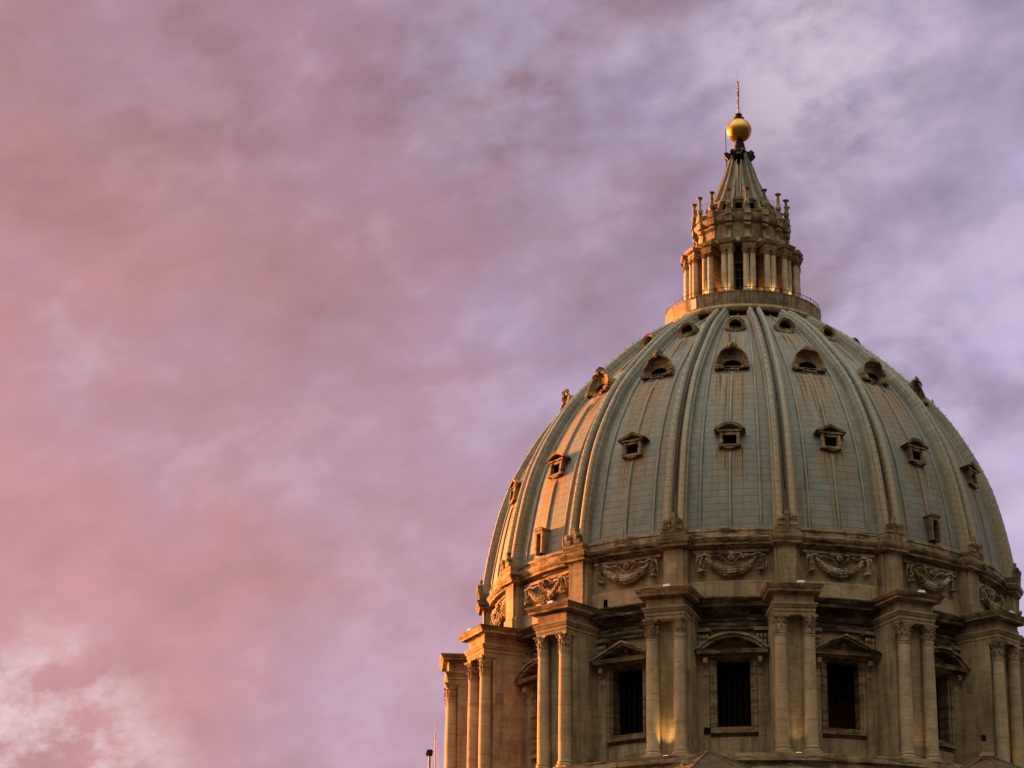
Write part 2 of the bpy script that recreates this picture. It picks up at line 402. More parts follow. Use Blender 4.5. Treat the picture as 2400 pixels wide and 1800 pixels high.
# --- drum wall with window openings
def wall_grid(b, r, hole, zs, az):         # one bay of the cylinder, cells inside the hole left out
    hw, z0, z1 = hole
    ha = math.degrees(math.asin(hw/r))
    angs = [-11.25+ (11.25-ha)*i/6 for i in range(6)] + [-ha+2*ha*i/6 for i in range(6)] + [ha+(11.25-ha)*i/6 for i in range(7)]
    L = [[b.pt(r*sin(R(az+a)), -r*cos(R(az+a)), z) for z in zs] for a in angs]
    for i in range(len(angs)-1):
        for j in range(len(zs)-1):
            if 6 <= i < 12 and zs[j] >= z0-.01 and zs[j+1] <= z1+.01: continue
            b.face(L[i][j], L[i+1][j], L[i+1][j+1], L[i][j+1])
b = MB()
WIN = (1.5, 57.57, 63.72)
for k in range(16):
    wall_grid(b, 24.2, WIN, [54.1, 55.4, 56.7, 57.57, 59, 61, 63.72, 64.5, 66.3, 68.2], PHI+11.25+22.5*k)
b.revolve([(24.0, 54.15), (24.42, 54.15), (24.42, 56.62), (24.36, 56.72), (24.0, 56.72)], 192)
part(b, 'drum_wall', 'travertine', 0, 20)
b = MB()                                   # dark interior behind the openings
b.revolve([(20.5, 53), (20.5, 68)], 64, closed=False); part(b, 'inner_wall', 'dark_opening')

# --- windows of the drum
def arch_pts(hw, rise, n=18, z=0):         # segmental arch from (-hw, z) to (hw, z)
    rad = (hw*hw+rise*rise)/(2*rise); a = math.asin(hw/rad)
    return [(rad*sin(-a+2*a*i/n), z+rise-rad+rad*cos(-a+2*a*i/n)) for i in range(n+1)]
def drum_window(seg):
    b = MB()                               # moulded surround
    def frame(h0, h1, zb0, zb1, zt0, zt1, r0, r1):
        b.box(r0, r1, -h1, -h0, zb1, zt0); b.box(r0, r1, h0, h1, zb1, zt0)
        b.box(r0, r1, -h1, h1, zb0, zb1-.002); b.box(r0, 24.3+.02*h1, -h1, h1, zt0+.002, zt1)
    frame(1.47, 1.72, 57.28, 57.57, 63.55, 63.66, 23.3, 24.52)
    frame(1.72, 2.03, 57.02, 57.276, 63.67, 63.86, 23.9, 24.66)
    b.box(23.9, 24.5, -2.62, -2.17, 57.02, 62.0); b.box(23.9, 24.5, 2.17, 2.62, 57.02, 62.0)
    root = part(b, 'drum_window', 'dormer_stone')
    b = MB(); b.box(23.0, 23.1, -1.49, 1.49, 57.5, 63.7)
    b.build('window_glass', 'dark_glass', root)
    b = MB()
    for i in range(7): w = -1.5+3*i/6; b.box(23.2, 23.28, w-.035, w+.035, 57.5, 63.6)
    b.box(23.19, 23.27, -1.5, 1.5, 60.9, 60.96)
    b.build('window_grille', 'dark_iron', root)
    for sg in (-1, 1):
        b = MB(); w = 2.38*sg              # scrolled bracket
        b.prism([(24.1, 62.0), (24.62, 62.0), (24.72, 62.15), (24.68, 62.4), (24.62, 62.7), (24.85, 63.0), (25.2, 63.15), (25.25, 63.4), (25.15, 63.62), (24.1, 63.64)], w-.2, w+.2)
        b.prism([(24.1, 61.7), (24.5, 61.7), (24.6, 61.95), (24.1, 61.97)], w-.24, w+.24)
        b.build('window_bracket', 'travertine', root)
    b = MB()
    zb = 64.22
    b.prism([(24.1, 63.67), (24.75, 63.67), (24.8, 63.85), (25.5, 63.88), (25.55, 64.05), (25.68, zb), (24.1, zb)], -3.12, 3.12)
    rise = 1.52
    if seg:
        o = arch_pts(3.25, rise, 20, zb); i_ = arch_pts(2.55, rise-.5, 20, zb+.02)
    else:
        o = [(-3.25, zb), (0, zb+rise), (3.25, zb)]; i_ = [(-2.45, zb+.02), (0, zb+rise-.42), (2.45, zb+.02)]
    for (rr, k0, k1) in ((25.55, 0, .62), (25.75, .58, 1)):
        mixp = lambda q: [tuple(a+(c-a)*q for a, c in zip(ip, op)) for ip, op in zip(i_, o)]
        A, B = mixp(k0), mixp(k1)
        loops = []
        for (aw, az_), (bw, bz) in zip(A, B):
            loops.append([b.pt(aw, -24.1, az_), b.pt(aw, -rr, az_), b.pt(bw, -rr, bz), b.pt(bw, -24.1, bz)])
        b.grid(loops, True, True)
    if not seg: b.ball(0, 24.75, zb+rise-.75, .3, (1, 1, 1.2)); b.ball(0, 24.7, zb+.25, .25, (1, .7, 1))
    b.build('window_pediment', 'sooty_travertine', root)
    return root
W_SEG, W_TRI = drum_window(True), drum_window(False)
used = set()
for k, az in BAY:
    src = W_SEG if k % 2 == 0 else W_TRI
    if src.name not in used: used.add(src.name); src.rotation_euler.z = R(az)
    else:
        c_ = around(src, az, church)
        if k == 1:
            b = MB(); b.box(23.12, 23.15, -.9, 1.45, 57.55, 60.2); tag(b.build('glimmer_panel', 'red_glimmer', c_), 'dim red glimmer painted on a panel in the lower half of the window')  # added panel; its colour stands for a reddish glimmer in this window

# --- buttresses with paired columns
def leaf(b, w, r, a, z0, h, wid, out, rc): # one curled acanthus leaf on a capital of bell radius rc
    T0 = b.T; base = Matrix.Translation((w, -r, 0)) @ Matrix.Rotation(a, 4, 'Z'); b.T = (T0 @ base) if T0 else base
    L = []
    for q, ww, oo in ((0, .75, 0.0), (.35, 1, .03), (.7, .95, .07), (.93, .75, .6), (1, .4, 1.0), (.9, .2, 1.1)):
        y0 = -(rc+out*oo); zz = z0+h*q
        L.append([b.pt(-wid*ww, y0+.015, zz), b.pt(-wid*ww*.5, y0-.05, zz), b.pt(0, y0-.025, zz), b.pt(wid*ww*.5, y0-.05, zz), b.pt(wid*ww, y0+.015, zz), b.pt(0, y0+.09, zz)])
    b.grid(L, True, True); b.T = T0
def capital(b, w, r, z0, z1, rad):
    h = z1-z0
    b.lathe(w, r, [(rad, z0), (rad*1.12, z0+.03*h), (rad*1.12, z0+.07*h), (rad, z0+.1*h), (rad*.98, z0+.5*h), (rad*1.25, z0+.86*h)], 20)
    for i in range(8):
        leaf(b, w, r, i*pi/4, z0+.1*h, .34*h, rad*.36, rad*.36, rad*.99)
        leaf(b, w, r, i*pi/4+pi/8, z0+.3*h, .36*h, rad*.34, rad*.42, rad*1.0)
    for i in range(4):
        a = pi/4+i*pi/2; dx, dy = sin(a), -cos(a)
        for q in (0, 1):
            b.ball(w+dx*rad*1.34, r-dy*rad*1.34, z0+.79*h, rad*.26, (1, 1, 1.05))
        b.tube([(w+dx*rad*.95, r-dy*rad*.95, z0+.55*h), (w+dx*rad*1.12, r-dy*rad*1.12, z0+.75*h), (w+dx*rad*1.35, r-dy*rad*1.35, z0+.84*h)], rad*.11)
        a2 = i*pi/2; b.ball(w+sin(a2)*rad*1.2, r+cos(a2)*rad*1.2, z0+.84*h, rad*.17)
    # abacus with hollow sides
    ab = []
    for zz, q in ((z0+.88*h, 1.0), (z0+.95*h, 1.04), (z1, 1.08)):
        loop = []
        for i in range(4):
            for j in range(6):
                s_ = -1+2*j/6; dd = rad*q*(1.36-.28*(1-s_*s_)); e = s_*rad*q*1.36
                loop.append([(e, -dd), (dd, e), (-e, dd), (-dd, -e)][i])
        ab.append([b.pt(w+p, -r+qq, zz) for p, qq in loop])
    b.grid(ab, True, True)
def buttress():
    b = MB()
    b.box(24.0, 27.85, -1.78, 1.78, 54.12, 66.36)
    b.box(24.0, 27.0, -1.9, 1.9, 54.12, 56.6)
    for s in (-1, 1):                      # pilaster strip where the spur meets the wall
        b.box(24.0, 24.62, min(s*1.8, s*2.75), max(s*1.8, s*2.75), 54.12, 64.7)
        b.moulding([(0, 64.702), (.06, 64.75), (.05, 65.0), (.14, 65.4), (.16, 65.5), (.1, 65.55), (.26, 66.05), (.3, 66.1), (.3, 66.3)], .38, 24.0, 24.64) if False else None
        b.box(24.0, 24.9, min(s*1.82, s*2.95), max(s*1.82, s*2.95), 66.0, 66.3)
        for i in range(3):
            for j in range(2):
                b.ball(s*(2.0+.33*i), 24.72, 65.0+.5*j, .24, (.8, .8, 1.2))
    root = part(b, 'buttress', 'travertine')
    for s in (-1, 1):
        w = 1.227*s
        b = MB(); b.box(27.5, 29.12, w-.79, w+.79, 54.13, 54.42)
        b.lathe(w, 28.346, [(.77, 54.42), (.80, 54.52), (.77, 54.63), (.69, 54.66), (.64, 54.74), (.67, 54.8), (.69, 54.87), (.66, 54.94), (.6, 54.96),
                            (.585, 55.1), (.59, 57), (.58, 59), (.56, 61), (.53, 63), (.505, 64.5), (.55, 64.56), (.55, 64.66), (.5, 64.68)], 28)
        b.build('column', 'column_travertine', root)
        b = MB(); capital(b, w, 28.346, 64.69, 66.37, .5); b.build('capital', 'carved_stone', root)
    b = MB()
    b.moulding([(0, 66.385), (0, 66.68), (.06, 66.69), (.06, 67.0), (.13, 67.02), (.2, 67.22), (.26, 67.3), (.26, 67.42), (-.08, 67.44), (-.08, 68.22)], 1.74, 24.1, 28.78)
    b.build('entablature', 'travertine', root)
    b = MB()
    b.moulding([(-.06, 68.225), (.02, 68.3), (.1, 68.38), (.52, 68.4), (.54, 68.62), (.6, 68.66), (.66, 68.78), (.78, 68.93), (.8, 69.0), (.0, 69.06)], 1.76, 24.1, 28.72)
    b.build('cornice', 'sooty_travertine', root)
    return root
BUT = buttress()
for i, (k, az) in enumerate(AZ):
    if i == 0: BUT.rotation_euler.z = R(az)
    else: around(BUT, az, church)

# --- entablature ring between the buttresses
b = MB()
b.revolve([(24.0, 66.2), (24.5, 66.2), (24.5, 66.5), (24.56, 66.52), (24.56, 66.85), (24.7, 66.95), (24.75, 67.1), (24.45, 67.12), (24.42, 67.85), (24.0, 67.85)], 240)
b.revolve([(24.0, 67.852), (24.5, 67.86), (24.65, 68.0), (25.55, 68.04), (25.57, 68.3), (25.65, 68.35), (25.8, 68.55), (25.95, 68.68), (25.97, 68.8), (24.0, 68.87)], 240)
part(b, 'drum_entablature', 'crust_and_shade_travertine')

# --- attic
b = MB()
b.revolve([(23.8, 68.8), (24.62, 68.8), (24.62, 70.5), (24.55, 70.58), (24.4, 70.6), (24.4, 70.72), (24.34, 70.74), (24.34, 73.9), (23.8, 73.9)], 240)
part(b, 'attic_wall', 'travertine', 0, 20)
b = MB()
b.revolve([(23.9, 73.6), (24.5, 73.6), (24.56, 73.75), (25.05, 73.8), (25.06, 74.0), (25.15, 74.05), (25.28, 74.3), (25.3, 74.42), (25.0, 74.55), (24.98, 75.0), (25.05, 75.05), (25.02, 75.28), (23.9, 75.32)], 240)
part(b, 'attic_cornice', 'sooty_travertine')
def attic_pier():
    b = MB()
    b.box(24.0, 25.15, -1.08, 1.08, 68.82, 73.5); b.box(24.0, 25.42, -.78, .78, 68.81, 73.52)
    b.box(24.0, 25.3, -1.16, 1.16, 68.83, 70.45); b.box(24.0, 25.55, -.86, .86, 68.835, 70.4)
    root = part(b, 'attic_pier', 'travertine')
    b = MB()
    b.moulding([(0, 73.505), (.05, 73.56), (.1, 73.7), (.42, 73.72), (.44, 73.95), (.52, 74.0), (.62, 74.2), (.66, 74.4), (.66, 74.5), (.3, 74.62), (.26, 74.66)], .86, 24.0, 25.42)
    b.moulding([(.0, 73.5), (.02, 73.6), (.3, 73.74), (.32, 73.93), (.46, 74.22), (.5, 74.46), (.1, 74.5)], 1.1, 24.0, 25.12)
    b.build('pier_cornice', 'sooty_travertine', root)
    return root
AP = attic_pier()
for i, (k, az) in enumerate(AZ):
    if i == 0: AP.rotation_euler.z = R(az)
    else: around(AP, az, church)

def garland():
    b = MB(); r0 = 24.40
    # moulding over the panel
    b.box(24.2, 24.5, -3.35, 3.35, 73.17, 73.42)
    sg_, zt_ = random.uniform(1.02, 1.2), random.uniform(72.45, 72.58); lump = [random.uniform(.8, 1.2) for _ in range(27)]
    def cat(w, sag=sg_, zt=zt_): return zt-sag*(1-(abs(w)/2.15)**2.1)
    for i in range(27):
        w = -2.1+4.2*i/26; zc = cat(w)
        th = 1-.5*(abs(w)/2.1)**1.5
        for j in range(4):
            q = (j-1.5)*.17*th
            b.ball(w+random.uniform(-.05, .05), r0+.2+.24*th*(1-abs(j-1.5)/2), zc+q*1.25-.05, random.uniform(.11, .18)*(.8+.4*th)*lump[i], (1, 1.1, 1), ICO1, .08)
    for s in (-1, 1):
        w0 = 2.62*s
        for i in range(34):                # hanging drop that widens to a bell
            q = i/33; zz = 72.75-1.3*q; rad = .10+.26*q**1.4
            a = random.uniform(0, 2*pi)
            b.ball(w0+rad*cos(a)*.9, r0+.1+.2*abs(sin(a))+.1*q, zz, random.uniform(.07, .13), (1, 1, 1), ICO1, .1)
        b.lathe(w0, r0+.18, [(.12, 71.75), (.3, 71.6), (.34, 71.5), (.25, 71.4), (.2, 71.45)], 12)
        b.tube([(w0, r0+.12, 72.95), (w0-.35*s, r0+.2, 73.02), (w0-.8*s, r0+.12, 72.86), (w0-1.3*s, r0+.16, 72.9), (w0-1.6*s, r0+.1, 72.82)], [.13, .16, .1, .14, .04])
        b.tube([(w0, r0+.12, 72.95), (w0+.3*s, r0+.22, 72.85), (w0+.42*s, r0+.12, 72.5), (w0+.5*s, r0+.18, 72.1), (w0+.42*s, r0+.1, 71.75)], [.09, .13, .08, .12, .04])
        for i in range(10): b.ball(w0+random.uniform(-.4, .4), r0+.14, 72.9+random.uniform(-.15, .2), random.uniform(.08, .14), (1.3, 1, .8), ICO1, .12)
        b.tube([(.34*s, r0+.15, 73.05), (.75*s, r0+.25, 73.1), (.95*s, r0+.15, 72.9), (.6*s, r0+.2, 72.6), (.4*s, r0+.2, 72.35), (.0, r0+.22, 72.1)], [.1, .13, .12, .07, .06, .07])
        for i in range(8): b.ball((.55+.07*i)*s*random.uniform(.8, 1.2), r0+.18, 72.7+random.uniform(-.1, .4), random.uniform(.07, .12), (1.4, 1, .8), ICO1, .12)
        b.ball(.14*s, r0+.43, 72.86, .075); b.ball(.2*s, r0+.32, 72.62, .13)
    b.ball(0, r0+.2, 72.75, .38, (.85, .75, 1.1), ICO2, .03)      # carved mask
    b.ball(0, r0+.5, 72.7, .09, (1, 1, 1.5)); b.ball(0, r0+.42, 72.5, .12, (1.3, 1, .5)); b.ball(0, r0+.25, 73.1, .3, (1.2, .8, .45), ICO1, .1)
    return part(b, 'garland', 'carved_stone', 0, 60)
GAS = [garland() for _ in range(4)]
for i, (k, az) in enumerate(BAY):
    if i < 4: GAS[i].rotation_euler.z = R(az)
    else: around(GAS[i % 4], az, church)

def ribhw(i): return 1.12-.40*i/NZ

b = MB()                                   # lead skin, panel by panel, with three raised rolls and two edge rolls in every panel
cols = []
for a in range(-45, 46): cols.append(a/45*11.25)
for k in range(16):
    az = PHI+11.25+22.5*k
    L = []
    for i in range(NZ+1):
        row = []
        hang = 11.25
        pos = []
        rr, _ = shell_pt(Zs[i], 0)
        half = rr*sin(R(11.25))
        bw = min(.10, half*.03)
        us = []
        for c_ in (-.56, 0, .56):
            us += [(c_*half-bw*1.1, 0), (c_*half-bw*.9, .13), (c_*half, .17), (c_*half+bw*.9, .13), (c_*half+bw*1.1, 0)]
        us = [(-half, 0), (-.93*half, 0), (-.78*half, 0)]+us[:5]+[(-.28*half, 0)]+us[5:10]+[(.28*half, 0)]+us[10:]+[(.78*half, 0), (.93*half, 0), (half, 0)]
        for u_, o_ in us:
            if Zs[i] < 75.7 or (abs(u_) < .3 and any(p0 < Zs[i] < p1 for p0, p1 in ((82.9, 85.7), (91.6, 95.6), (98.2, 101)))): o_ = min(o_, .02)
            q, zz = shell_pt(Zs[i], o_)
            a = R(az)+math.asin(max(-1, min(1, u_/rr)))
            p = b.pt(q*sin(a), -q*cos(a), zz); b.uv[p] = (k*20+10+u_, arc[i]); b.uv2[p] = (u_/half, 0); row.append(p)
        L.append(row)
    f0_ = len(b.f); b.grid(L, False)
    for q in range(f0_, len(b.f)):
        if (q-f0_) % (len(us)-1) in (3, 4, 5, 6, 9, 10, 11, 12, 15, 16, 17, 18): b.mi[q] = 1
part(b, 'dome_shell', ['lead_sheet', 'roll_lead'], 0, 25)

def rib():
    b = MB()
    half_ = [(-1, 0), (-1, .40), (-.97, .50), (-.88, .53), (-.83, .50), (-.82, .66), (-.76, .80), (-.62, .87), (-.46, .85), (-.33, .76), (-.25, .58), (-.24, .36)]
    sec = half_+[(-a_, b_) for a_, b_ in half_[::-1]]
    L = []
    for i in range(NZ+1):
        hw = ribhw(i); row = []
        for u_, o_ in sec:
            q, zz = shell_pt(Zs[i], o_*.98 if o_ else -.3)
            p = b.pt(u_*hw, -q, zz); b.uv[p] = (10+u_*hw+o_*.3*(1 if u_ > 0 else -1), arc[i]); row.append(p)
        L.append(row)
    b.grid(L, False)
    for f_i, f in enumerate(b.f):          # the gutter between the two rolls is stained
        if f_i % (len(sec)-1) == 11: b.mi[f_i] = 1
    root = part(b, 'rib', ['rib_lead', 'gutter_lead'], 0, 40)
    b = MB()                               # little iron hooks up the gutter
    gl = [(.02, *shell_pt(Zs[i], .38)) for i in range(8, NZ-1)]; rl = [(-.62*ribhw(i), *shell_pt(Zs[i], .83)) for i in range(9, NZ-1)]
    b.tube(gl, .03, 4)
    for i in range(8, NZ-1):
        z_ = Zs[i]; q, zz = shell_pt(z_, .34); q2, z2 = shell_pt(z_+.06, .60)
        b.tube([(.02, q, zz), (.02, q2, z2)], .035, 4); q3, z3 = shell_pt(z_, .80); q4, z4 = shell_pt(z_+.05, .96)
    b.build('gutter_chain', 'dark_iron', root)
    b = MB(); b.tube(rl, .018, 3)
    for i in range(9, NZ-1, 2):
        q3, z3 = shell_pt(Zs[i], .80); q4, z4 = shell_pt(Zs[i]+.05, 1.0); b.tube([(-.62*ribhw(i), q3, z3), (-.62*ribhw(i), q4, z4)], .026, 4)
    b.build('hook_wire', 'dark_iron', root)
    b = MB()                               # carved foot
    b.box(24.6, 25.9, -1.15, 1.15, 74.6, 75.25)
    b.box(24.6, 25.98, -.9, -.22, 75.26, 75.75); b.box(24.6, 25.98, .22, .9, 75.26, 75.75); b.box(24.6, 25.7, -.2, .2, 75.255, 76.25)
    b.lathe_out(-.55, 75.95, [(.3, 24.6), (.3, 26.02), (.16, 26.08)], 14, True); b.lathe_out(.55, 75.95, [(.3, 24.6), (.3, 26.02), (.16, 26.08)], 14, True)
    b.box(24.6, 25.75, -.17, .17, 76.26, 76.8)
    b.build('rib_foot', 'dormer_stone', root)
    return root
RB = rib()
for i, (k, az) in enumerate(AZ):
    if i == 0: RB.rotation_euler.z = R(az)
    else: around(RB, az, church)

# --- dormers; local frame sits on the lead at height z, tilted back by 'tilt'
def dframe(b, z, tilt, out=0, sc=1):
    q, zz = shell_pt(z, out)
    b.T = Matrix.Translation((0, -q, zz)) @ Matrix.Rotation(-R(tilt), 4, 'X') @ Matrix.Scale(sc, 4)
def round_dormer():
    b = MB(); dframe(b, 99.4, 14, .3)
    b.lathe_out(0, 0, [(.60, -.3), (.60, .18), (.68, .26), (.80, .2), (.86, .3), (.98, .22), (1.0, .05), (1.0, -1.6)], 40)
    b.box(-1.5, .1, -.5, .5, .72, .95) if False else None
    root = part(b, 'round_dormer', 'dormer_stone')
    b = MB(); dframe(b, 99.4, 14, .3); b.lathe_out(0, 0, [(.64, -.28), (.64, -.22)], 32, True); b.build('dormer_opening', 'dark_opening', root)
    b = MB(); dframe(b, 99.4, 14, .3)
    b.box(-.1, -.03, -.6, .6, -.12, -.07)
    b.plate([(-.57, -.16), (.57, -.16), (.42, -.42), (.2, -.56), (-.2, -.56), (-.42, -.42)], -.12, -.06)
    b.build('dormer_sill', 'dormer_stone', root)
    return root
def shell_dormer(mask):
    b = MB(); Tz = (93.35, 13, .34); dframe(b, *Tz)
    n = 40
    def outer(a): # hooded outline
        x_ = 1.45*cos(a); z_ = (1.45 if sin(a) > 0 else .80)*sin(a); return x_, z_+.05
    def inner(a): return .78*cos(a), .50*sin(a)-.02
    loops = []
    for q, rr in ((0, .10), (.04, .2), (.14, .2), (.22, .06), (.5, -.14), (.8, -.24), (1, -.27)):
        lp = []
        for i in range(n):
            a = 2*pi*i/n; ox, oz = outer(a); ix, iz = inner(a)
            fl = .05*cos(a*12)*(q > .15)*(q < .95)*(sin(a) > .1)
            lp.append(b.pt(ox+(ix-ox)*q, -(rr+fl), oz+(iz-oz)*q))
        loops.append(lp)
    b.grid(loops)
    back = [b.pt(outer(2*pi*i/n)[0], 2.2, outer(2*pi*i/n)[1]) for i in range(n)]
    b.grid([back, loops[0]])
    ring = [(*outer(R(-8)+R(196)*i/24), ) for i in range(25)]
    b.tube([(p*1.02, .17, q*1.02) for p, q in ring], .10, 8)
    root = part(b, 'shell_dormer', 'dormer_stone', 0, 50)
    b = MB(); dframe(b, *Tz); b.lathe_out(0, -.02, [(.82, -.25), (.82, -.20)], 32, True, 1, .64); b.build('dormer_opening', 'dark_opening', root)
    b = MB(); dframe(b, *Tz); b.box(-.19, -.14, -.76, .76, -.22, -.16); b.build('dormer_bar', 'dormer_stone', root)
    b = MB(); dframe(b, *Tz)               # scrolls under the opening and volutes at the springing
    for s in (-1, 1):
        b.tube([(s*.05, .06, -.72), (s*.35, .12, -.64), (s*.62, .14, -.74), (s*.66, .14, -.98), (s*.4, .14, -1.1), (s*.18, .12, -.96), (s*.34, .1, -.86)], .085, 6)
        b.lathe_out(s*1.38, -.45, [(.27, -.2), (.27, .38), (.14, .42)], 14, True)
        b.tube([(s*1.2, .2, -.5), (s*.9, .25, -.62), (s*.65, .25, -.55)], .08)
        b.tube([(s*.75, .05, -.5), (s*.4, .1, -.66), (0, .1, -.7)], .07)
    b.build('dormer_scroll', 'dormer_stone', root)
    b = MB(); dframe(b, *Tz)
    if mask:
        b.ball(0, .42, 1.62, .36, (.95, .8, 1.05), ICO2, .04)
        for s in (-1, 1): b.ball(s*.14, .7, 1.7, .08); b.ball(s*.2, .62, 1.5, .12); b.ball(s*.38, .35, 1.75, .18, (1, 1, 1.4)); b.tube([(s*.3, .4, 1.5), (s*.7, .42, 1.35), (s*1.05, .36, 1.1)], [.16, .13, .06])
        b.ball(0, .74, 1.58, .08, (1, 1, 1.5)); b.ball(0, .4, 1.95, .26, (1.3, 1, .5), ICO1, .1)
    else:
        for i in range(7):
            a = R(30+20*i); b.tube([(.1*cos(a), .38, 1.45), (.32*cos(a), .45, 1.5+.25*sin(a)), (.5*cos(a), .42, 1.5+.38*sin(a))], [.1, .09, .04], 6)
        for s in (-1, 1): b.tube([(s*.2, .4, 1.5), (s*.6, .42, 1.42), (s*1.0, .36, 1.15)], [.14, .12, .05])
    b.build('dormer_crest', 'dormer_stone', root)
    return root
def low_dormer(seg):
    b = MB(); Tz = (84.2, 10, .22, .91); dframe(b, *Tz)
    b.box(-1.5, .25, -1.02, -.66, -.62, .78); b.box(-1.5, .25, .66, 1.02, -.62, .78)
    b.box(-1.5, .32, -.98, -.72, -.622, .70); b.box(-1.5, .32, .72, .98, -.622, .70)
    b.box(-1.5, .2, -.66, .66, .52, .775); b.box(-1.5, .3, -1.1, 1.1, -.80, -.63)
    b.box(-1.5, .22, -.72, .72, -.63, -.54)
    b.plate([(-.7, -.81), (.7, -.81), (.5, -.93), (.2, -1.0), (-.2, -1.0), (-.5, -.93)], -1, .25)
    b.box(-1.5, .42, -1.25, -.45, .79, .95); b.box(-1.5, .42, .45, 1.25, .79, .95); b.box(-1.5, .3, -.45, .45, .80, 1.02)
    root = part(b, 'pedimented_dormer', 'dormer_stone')
    b = MB(); dframe(b, *Tz); b.box(-.14, -.09, -.66, .66, -.55, .53); b.build('dormer_opening', 'dark_opening', root)
    b = MB(); dframe(b, *Tz)
    if seg: o, i_ = arch_pts(1.55, .78, 16, .97), arch_pts(1.12, .52, 16, .98)
    else: o, i_ = [(-1.6, .97), (0, 1.75), (1.6, .97)], [(-1.05, .98), (0, 1.5), (1.05, .98)]
    L = [[b.pt(aw, 1.8, az_), b.pt(aw, -.5, az_), b.pt(bw, -.58, bz), b.pt(bw, 1.8, bz)] for (aw, az_), (bw, bz) in zip(i_, o)]
    b.grid(L, True, True)
    b.plate([(p, q) for p, q in i_], -1.2, -.05)
    b.build('dormer_pediment', 'dormer_stone', root)
    return root
def door_dormer():
    b = MB(); Tz = (75.9, 2, .35); dframe(b, *Tz)
    b.box(-1, .3, -.55, -.3, -.3, 1.6); b.box(-1, .3, .3, .55, -.3, 1.6); b.box(-1, .3, -.55, .55, 1.605, 1.85)
    b.moulding([(0, 1.855), (.06, 1.88), (.12, 1.98), (.12, 2.04)], .52, -1, .3); b.ball(-.4, .3, 2.06, .17); b.ball(.4, .3, 2.06, .17); b.ball(0, .3, 2.1, .16)
    root = part(b, 'small_door_dormer', 'dormer_stone')
    b = MB(); dframe(b, *Tz); b.box(-.9, -.2, -.3, .3, -.3, 1.6); b.build('dormer_opening', 'dark_opening', root)
    return root
RD, SM, SL, LS, LT, DD = round_dormer(), shell_dormer(True), shell_dormer(False), low_dormer(True), low_dormer(False), door_dormer()
used = set()
for k, az in BAY:
    for src in (RD, SM if k <= -0 else SL, LS if k % 2 == 0 else LT) + ((DD,) if k in (-2, 2) else ()):
        if src.name not in used: used.add(src.name); src.rotation_euler.z = R(az)
        else: around(src, az, church)

# ------------------------------------------------------------------ lantern
b = MB()
b.revolve([(3.74, 102.3), (3.74, 110.3), (3.2, 110.3), (3.2, 102.3)], 96)
b.cur = 0
lan = part(b, 'lantern', ['ochre_plaster'])
def lpart(b, name, mats, rot=0, ang=35): return b.build(name, mats, lan, rot, ang)
b = MB()
b.revolve([(5, 102.15), (7.9, 102.15), (8.02, 102.3), (8.05, 102.55), (7.92, 102.75), (7.72, 102.9), (7.66, 102.95), (7.66, 104.2), (7.7, 104.22), (7.7, 104.3), (7.42, 104.3), (7.42, 103.0), (5, 103.0)], 160)
b.revolve([(4, 102.98), (6.1, 102.98), (6.1, 104.75), (6.04, 104.85), (6.04, 104.92), (4, 104.92)], 128)
lpart(b, 'gallery', 'lantern_stone')
b = MB()
for i in range(72):
    a = R(i*5); b.tube([(7.62*sin(a), 7.62*cos(a), 104.28), (7.62*sin(a), 7.62*cos(a), 104.72)], .02, 4)
    if i % 3 == 0: b.ball(7.62*sin(a), 7.62*cos(a), 104.72, .07)
ring = [(7.62*sin(R(i*3)), 7.62*cos(R(i*3)), 104.7) for i in range(121)]
b.tube(ring, .03, 5, False)
lpart(b, 'gallery_railing', 'dark_iron')
# vertical iron netting in front of the parapet
b = MB()
for i in range(330):
    a = R(i*360/330)
    if i % 3 and (i*360/330 < 40 or i*360/330 > 325): b.tube([(7.69*sin(a), 7.69*cos(a), 102.95), (7.69*sin(a), 7.69*cos(a), 104.22)], .012, 3, False)
lpart(b, 'gallery_netting', 'dark_bronze')
def lantern_pier():
    b = MB()
    b.box(4.0, 5.5, -.36, .36, 104.93, 109.48); b.box(4.0, 5.75, -.5, .5, 104.94, 105.3)
    b.moulding([(0, 109.5), (.02, 109.7), (.07, 109.72), (.07, 109.9), (.03, 109.92), (.03, 110.08)], .60, 4.0, 6.2)
    b.moulding([(.05, 110.085), (.12, 110.14), (.28, 110.2), (.30, 110.32), (.38, 110.42), (.38, 110.47), (0, 110.52)], .60, 4.0, 6.2)
    root = lpart(b, 'lantern_pier', 'lantern_stone')
    return root
LP = lantern_pier()
lan_parts = [LP]
for s in (-1, 1):
    b = MB(); w = .35*s
    b.box(5.5, 6.3, w-.33, w+.33, 104.93, 105.05)
    b.lathe(w, 5.93, [(.40, 105.05), (.41, 105.1), (.37, 105.16), (.38, 105.22), (.335, 105.25), (.335, 107), (.30, 108.9), (.335, 108.95)], 18)
    lan_parts.append(lpart(b, 'lantern_column', 'pale_travertine'))
    b = MB(); capital(b, w, 5.93, 108.95, 109.49, .285); lan_parts.append(lpart(b, 'lantern_capital', 'carved_stone'))
b = MB()                                   # console of the upper storey
b.prism([(4.6, 110.6), (5.5, 110.6), (5.52, 110.85), (5.25, 111.1), (4.95, 111.45), (4.85, 112.1), (5.0, 112.3), (5.1, 112.65), (4.6, 112.72)], -.22, .22)
b.T = Matrix.Rotation(0, 4, 'X')
for rr, zz, q in ((5.42, 110.9, .27), (5.02, 112.45, .2)):
    b.tube([(-.33, rr, zz), (.33, rr, zz)], q, 14)
b.T = None
b.box(4.6, 5.28, -.38, .38, 112.8, 113.46)
lan_parts.append(lpart(b, 'scroll_console', 'lantern_stone'))
b = MB()                                   # candelabrum on its pedestal
